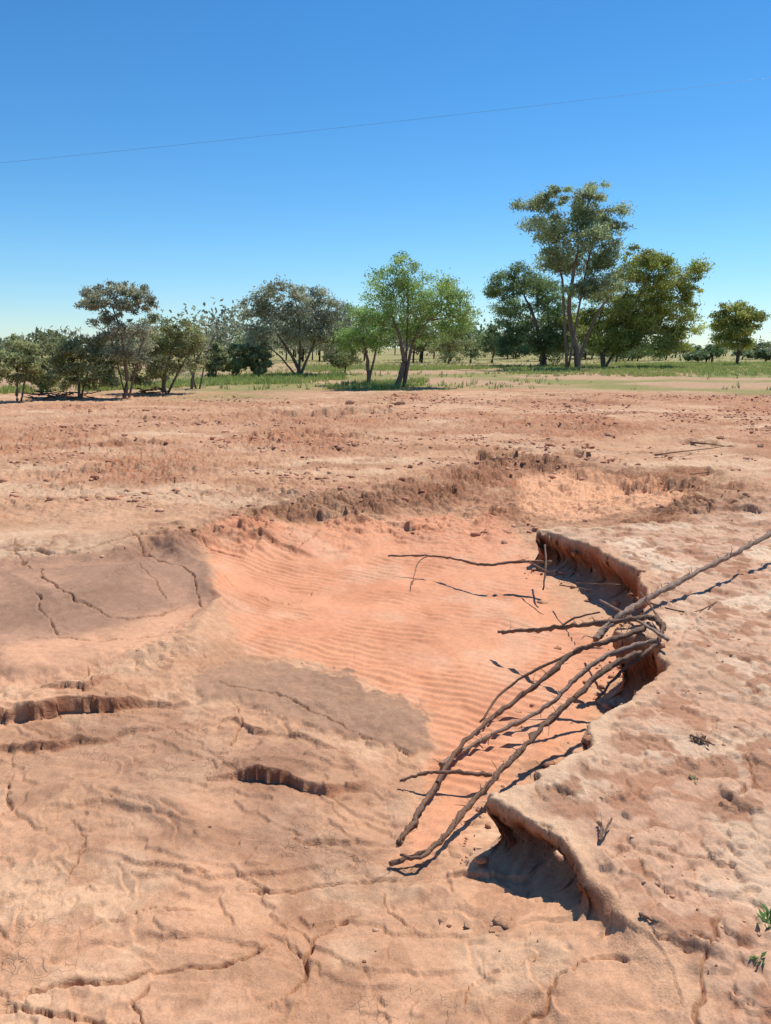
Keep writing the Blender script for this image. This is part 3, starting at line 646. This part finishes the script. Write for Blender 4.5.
def region(P,n):
    pts=gp(P);xs=[p[0] for p in pts];ys=[p[1] for p in pts]
    a=rng.random(n)*(max(xs)-min(xs))+min(xs);b=rng.random(n)*(max(ys)-min(ys))+min(ys)
    k=polysdf(a.astype(np.float32),b.astype(np.float32),pts)>0;a,b=a[k],b[k]
    p=sst(-.35,.15,fbm(a,b*1.4,.35,3,151));k=rng.random(len(a))<p
    return a[k],b[k]
gx_,gy_=[],[]
for P_,n_ in [([(80,393),(200,386),(300,384),(345,379),(345,373),(230,377),(150,384),(70,388)],9000),([(315,391),(345,385),(425,381),(428,386),(380,391)],2200),([(480,375),(560,374),(660,377),(790,376),(790,362),(650,362),(520,366)],16000),([(0,396),(60,392),(60,386),(0,390)],800),([(300,372),(480,370),(520,366),(300,366)],4000)]:
    a,b=region(P_,n_);gx_.append(a);gy_.append(b)
a=np.concatenate(gx_);b=np.concatenate(gy_);t=rng.random((len(a),1))*.6
grass('green_grass',a,b,.12+.16*rng.random(len(a)),.02,gc1*(1-t)+np.array([.44,.48,.17])*t,8)
a,b=scatter(16000,-75,75,28,110,lambda a,b:sst(-.1,.3,fbm(a,b,.12,3,161))*.8)
t=rng.random((len(a),1))
grass('dry_grass',a,b,.12+.18*rng.random(len(a)),.035,gc1*(1-t)+gc2*t,5)
def herb(name,px,py,z_,n_,L,colr):
    g=G(px,py,z_);z0=float(zat(*g)[0]);V=[]
    for k in range(n_):
        th=random.random()*6.283;el=random.uniform(.3,1.2);l=L*(.5+random.random());d=np.array([math.cos(th)*math.cos(el),math.sin(th)*math.cos(el),math.sin(el)])
        w=np.array([-math.sin(th),math.cos(th),0])*l*.14;p=np.array([g[0]+random.gauss(0,L*.4),g[1]+random.gauss(0,L*.4),z0])
        V+=[p,p+d*l*.5+w,p+d*l-np.array([0,0,l*.15]),p+d*l*.5-w]
    mesh_obj(name,V,np.arange(len(V)).reshape(-1,4),[grassm],np.tile(colr,(len(V),1))*(.7+.6*rng.random((len(V),1))))
herb('weed_plant',768,925,.0,26,.035,np.array([.12,.22,.06]));herb('weed_plant',760,965,.0,12,.024,np.array([.12,.22,.06]))
herb('weed_plant',695,778,.0,10,.024,np.array([.2,.24,.09]));herb('dry_tuft',700,740,.0,30,.035,np.array([.30,.22,.15]))
for k,(px,py,n_,w_) in enumerate([(55,400,22,1.0),(150,394,14,.8)]):
    A=Acc();g=G(px,py);z0=float(zat(*g)[0])
    for q in range(n_):
        th=random.uniform(-.8,.8)+(math.pi if random.random()<.5 else 0);l=random.uniform(.3,.9);c=np.array([g[0]+random.gauss(0,w_*.5),g[1]+random.gauss(0,.3),z0+random.uniform(.03,.22)])
        d=np.array([math.cos(th),math.sin(th)*.6,random.uniform(-.15,.25)])*l*.5
        o,r=smoothpath([c-d,c+np.array([0,0,random.uniform(-.05,.06)]),c+d],[.025,.02,.008],3,.012,q);A.tube(o,r,6,srgb(130,100,82,.6),.2)
    acc_obj('fallen_timber_pile',A,barkm)
# ---------------------------------------------------------------- power line
A=Acc();a=np.array(AT(-300,190,42.));b=np.array(AT(1100,36,34.));pts=[]
for k in range(61):
    t=k/60;p=a+(b-a)*t;p[2]-=.35*4*t*(1-t);pts.append(p)
A.tube(pts,[.0048]*61,5,(.12,.16,.22),0,False);acc_obj('power_line',A,wirem)
# ---------------------------------------------------------------- light, sky, camera
EL,AZ=math.radians(60),math.radians(38)
S=Vector((math.sin(AZ)*math.cos(EL),math.cos(AZ)*math.cos(EL),math.sin(EL)))
sd=bpy.data.lights.new('sun','SUN');sd.energy=5.0;sd.angle=math.radians(.53);sd.color=(1,.96,.90)
so=bpy.data.objects.new('sun',sd);so.rotation_euler=S.to_track_quat('Z','Y').to_euler();so.location=(0,0,30);bpy.context.scene.collection.objects.link(so)
w=bpy.data.worlds.new('World');bpy.context.scene.world=w;w.use_nodes=True;wn=w.node_tree
bg=wn.nodes['Background'];sk=wn.nodes.new('ShaderNodeTexSky');sk.sky_type='NISHITA';sk.sun_disc=False;sk.sun_elevation=EL;sk.sun_rotation=AZ
sk.air_density=1.0;sk.dust_density=.0;sk.ozone_density=2.4;sk.altitude=100
hs=wn.nodes.new('ShaderNodeHueSaturation');hs.inputs['Saturation'].default_value=1.2
# clean dry-air horizon: elevation-dependent tint of the physical sky
wt=wn.nodes.new('ShaderNodeTexCoord');sx=wn.nodes.new('ShaderNodeSeparateXYZ');wn.links.new(wt.outputs['Generated'],sx.inputs[0])
rp_=wn.nodes.new('ShaderNodeValToRGB');wn.links.new(sx.outputs['Z'],rp_.inputs[0])
rp_.color_ramp.elements[0].position=0.;rp_.color_ramp.elements[0].color=(.66,.80,1.,1)
rp_.color_ramp.elements[1].position=.45;rp_.color_ramp.elements[1].color=(.72,.86,.97,1)
e_=rp_.color_ramp.elements.new(.12);e_.color=(.72,.88,1.,1)
mm=wn.nodes.new('ShaderNodeMix');mm.data_type='RGBA';mm.blend_type='MULTIPLY';mm.inputs['Factor'].default_value=1
wn.links.new(sk.outputs[0],mm.inputs[6]);wn.links.new(rp_.outputs[0],mm.inputs[7]);wn.links.new(mm.outputs[2],hs.inputs['Color'])
wn.links.new(hs.outputs[0],bg.inputs['Color']);bg.inputs['Strength'].default_value=.135
cd=bpy.data.cameras.new('camera');co=bpy.data.objects.new('camera',cd);bpy.context.scene.collection.objects.link(co)
co.location=(0,0,CAMH);co.rotation_euler=(math.pi/2-PITCH,0,0);cd.sensor_fit='VERTICAL';cd.sensor_height=36;cd.sensor_width=36*771/1024;cd.lens=F/1024*36
cd.clip_end=5000;cd.clip_start=.05
sc_=bpy.context.scene;sc_.camera=co;sc_.view_settings.view_transform='Standard';sc_.view_settings.look='None';sc_.view_settings.exposure=0
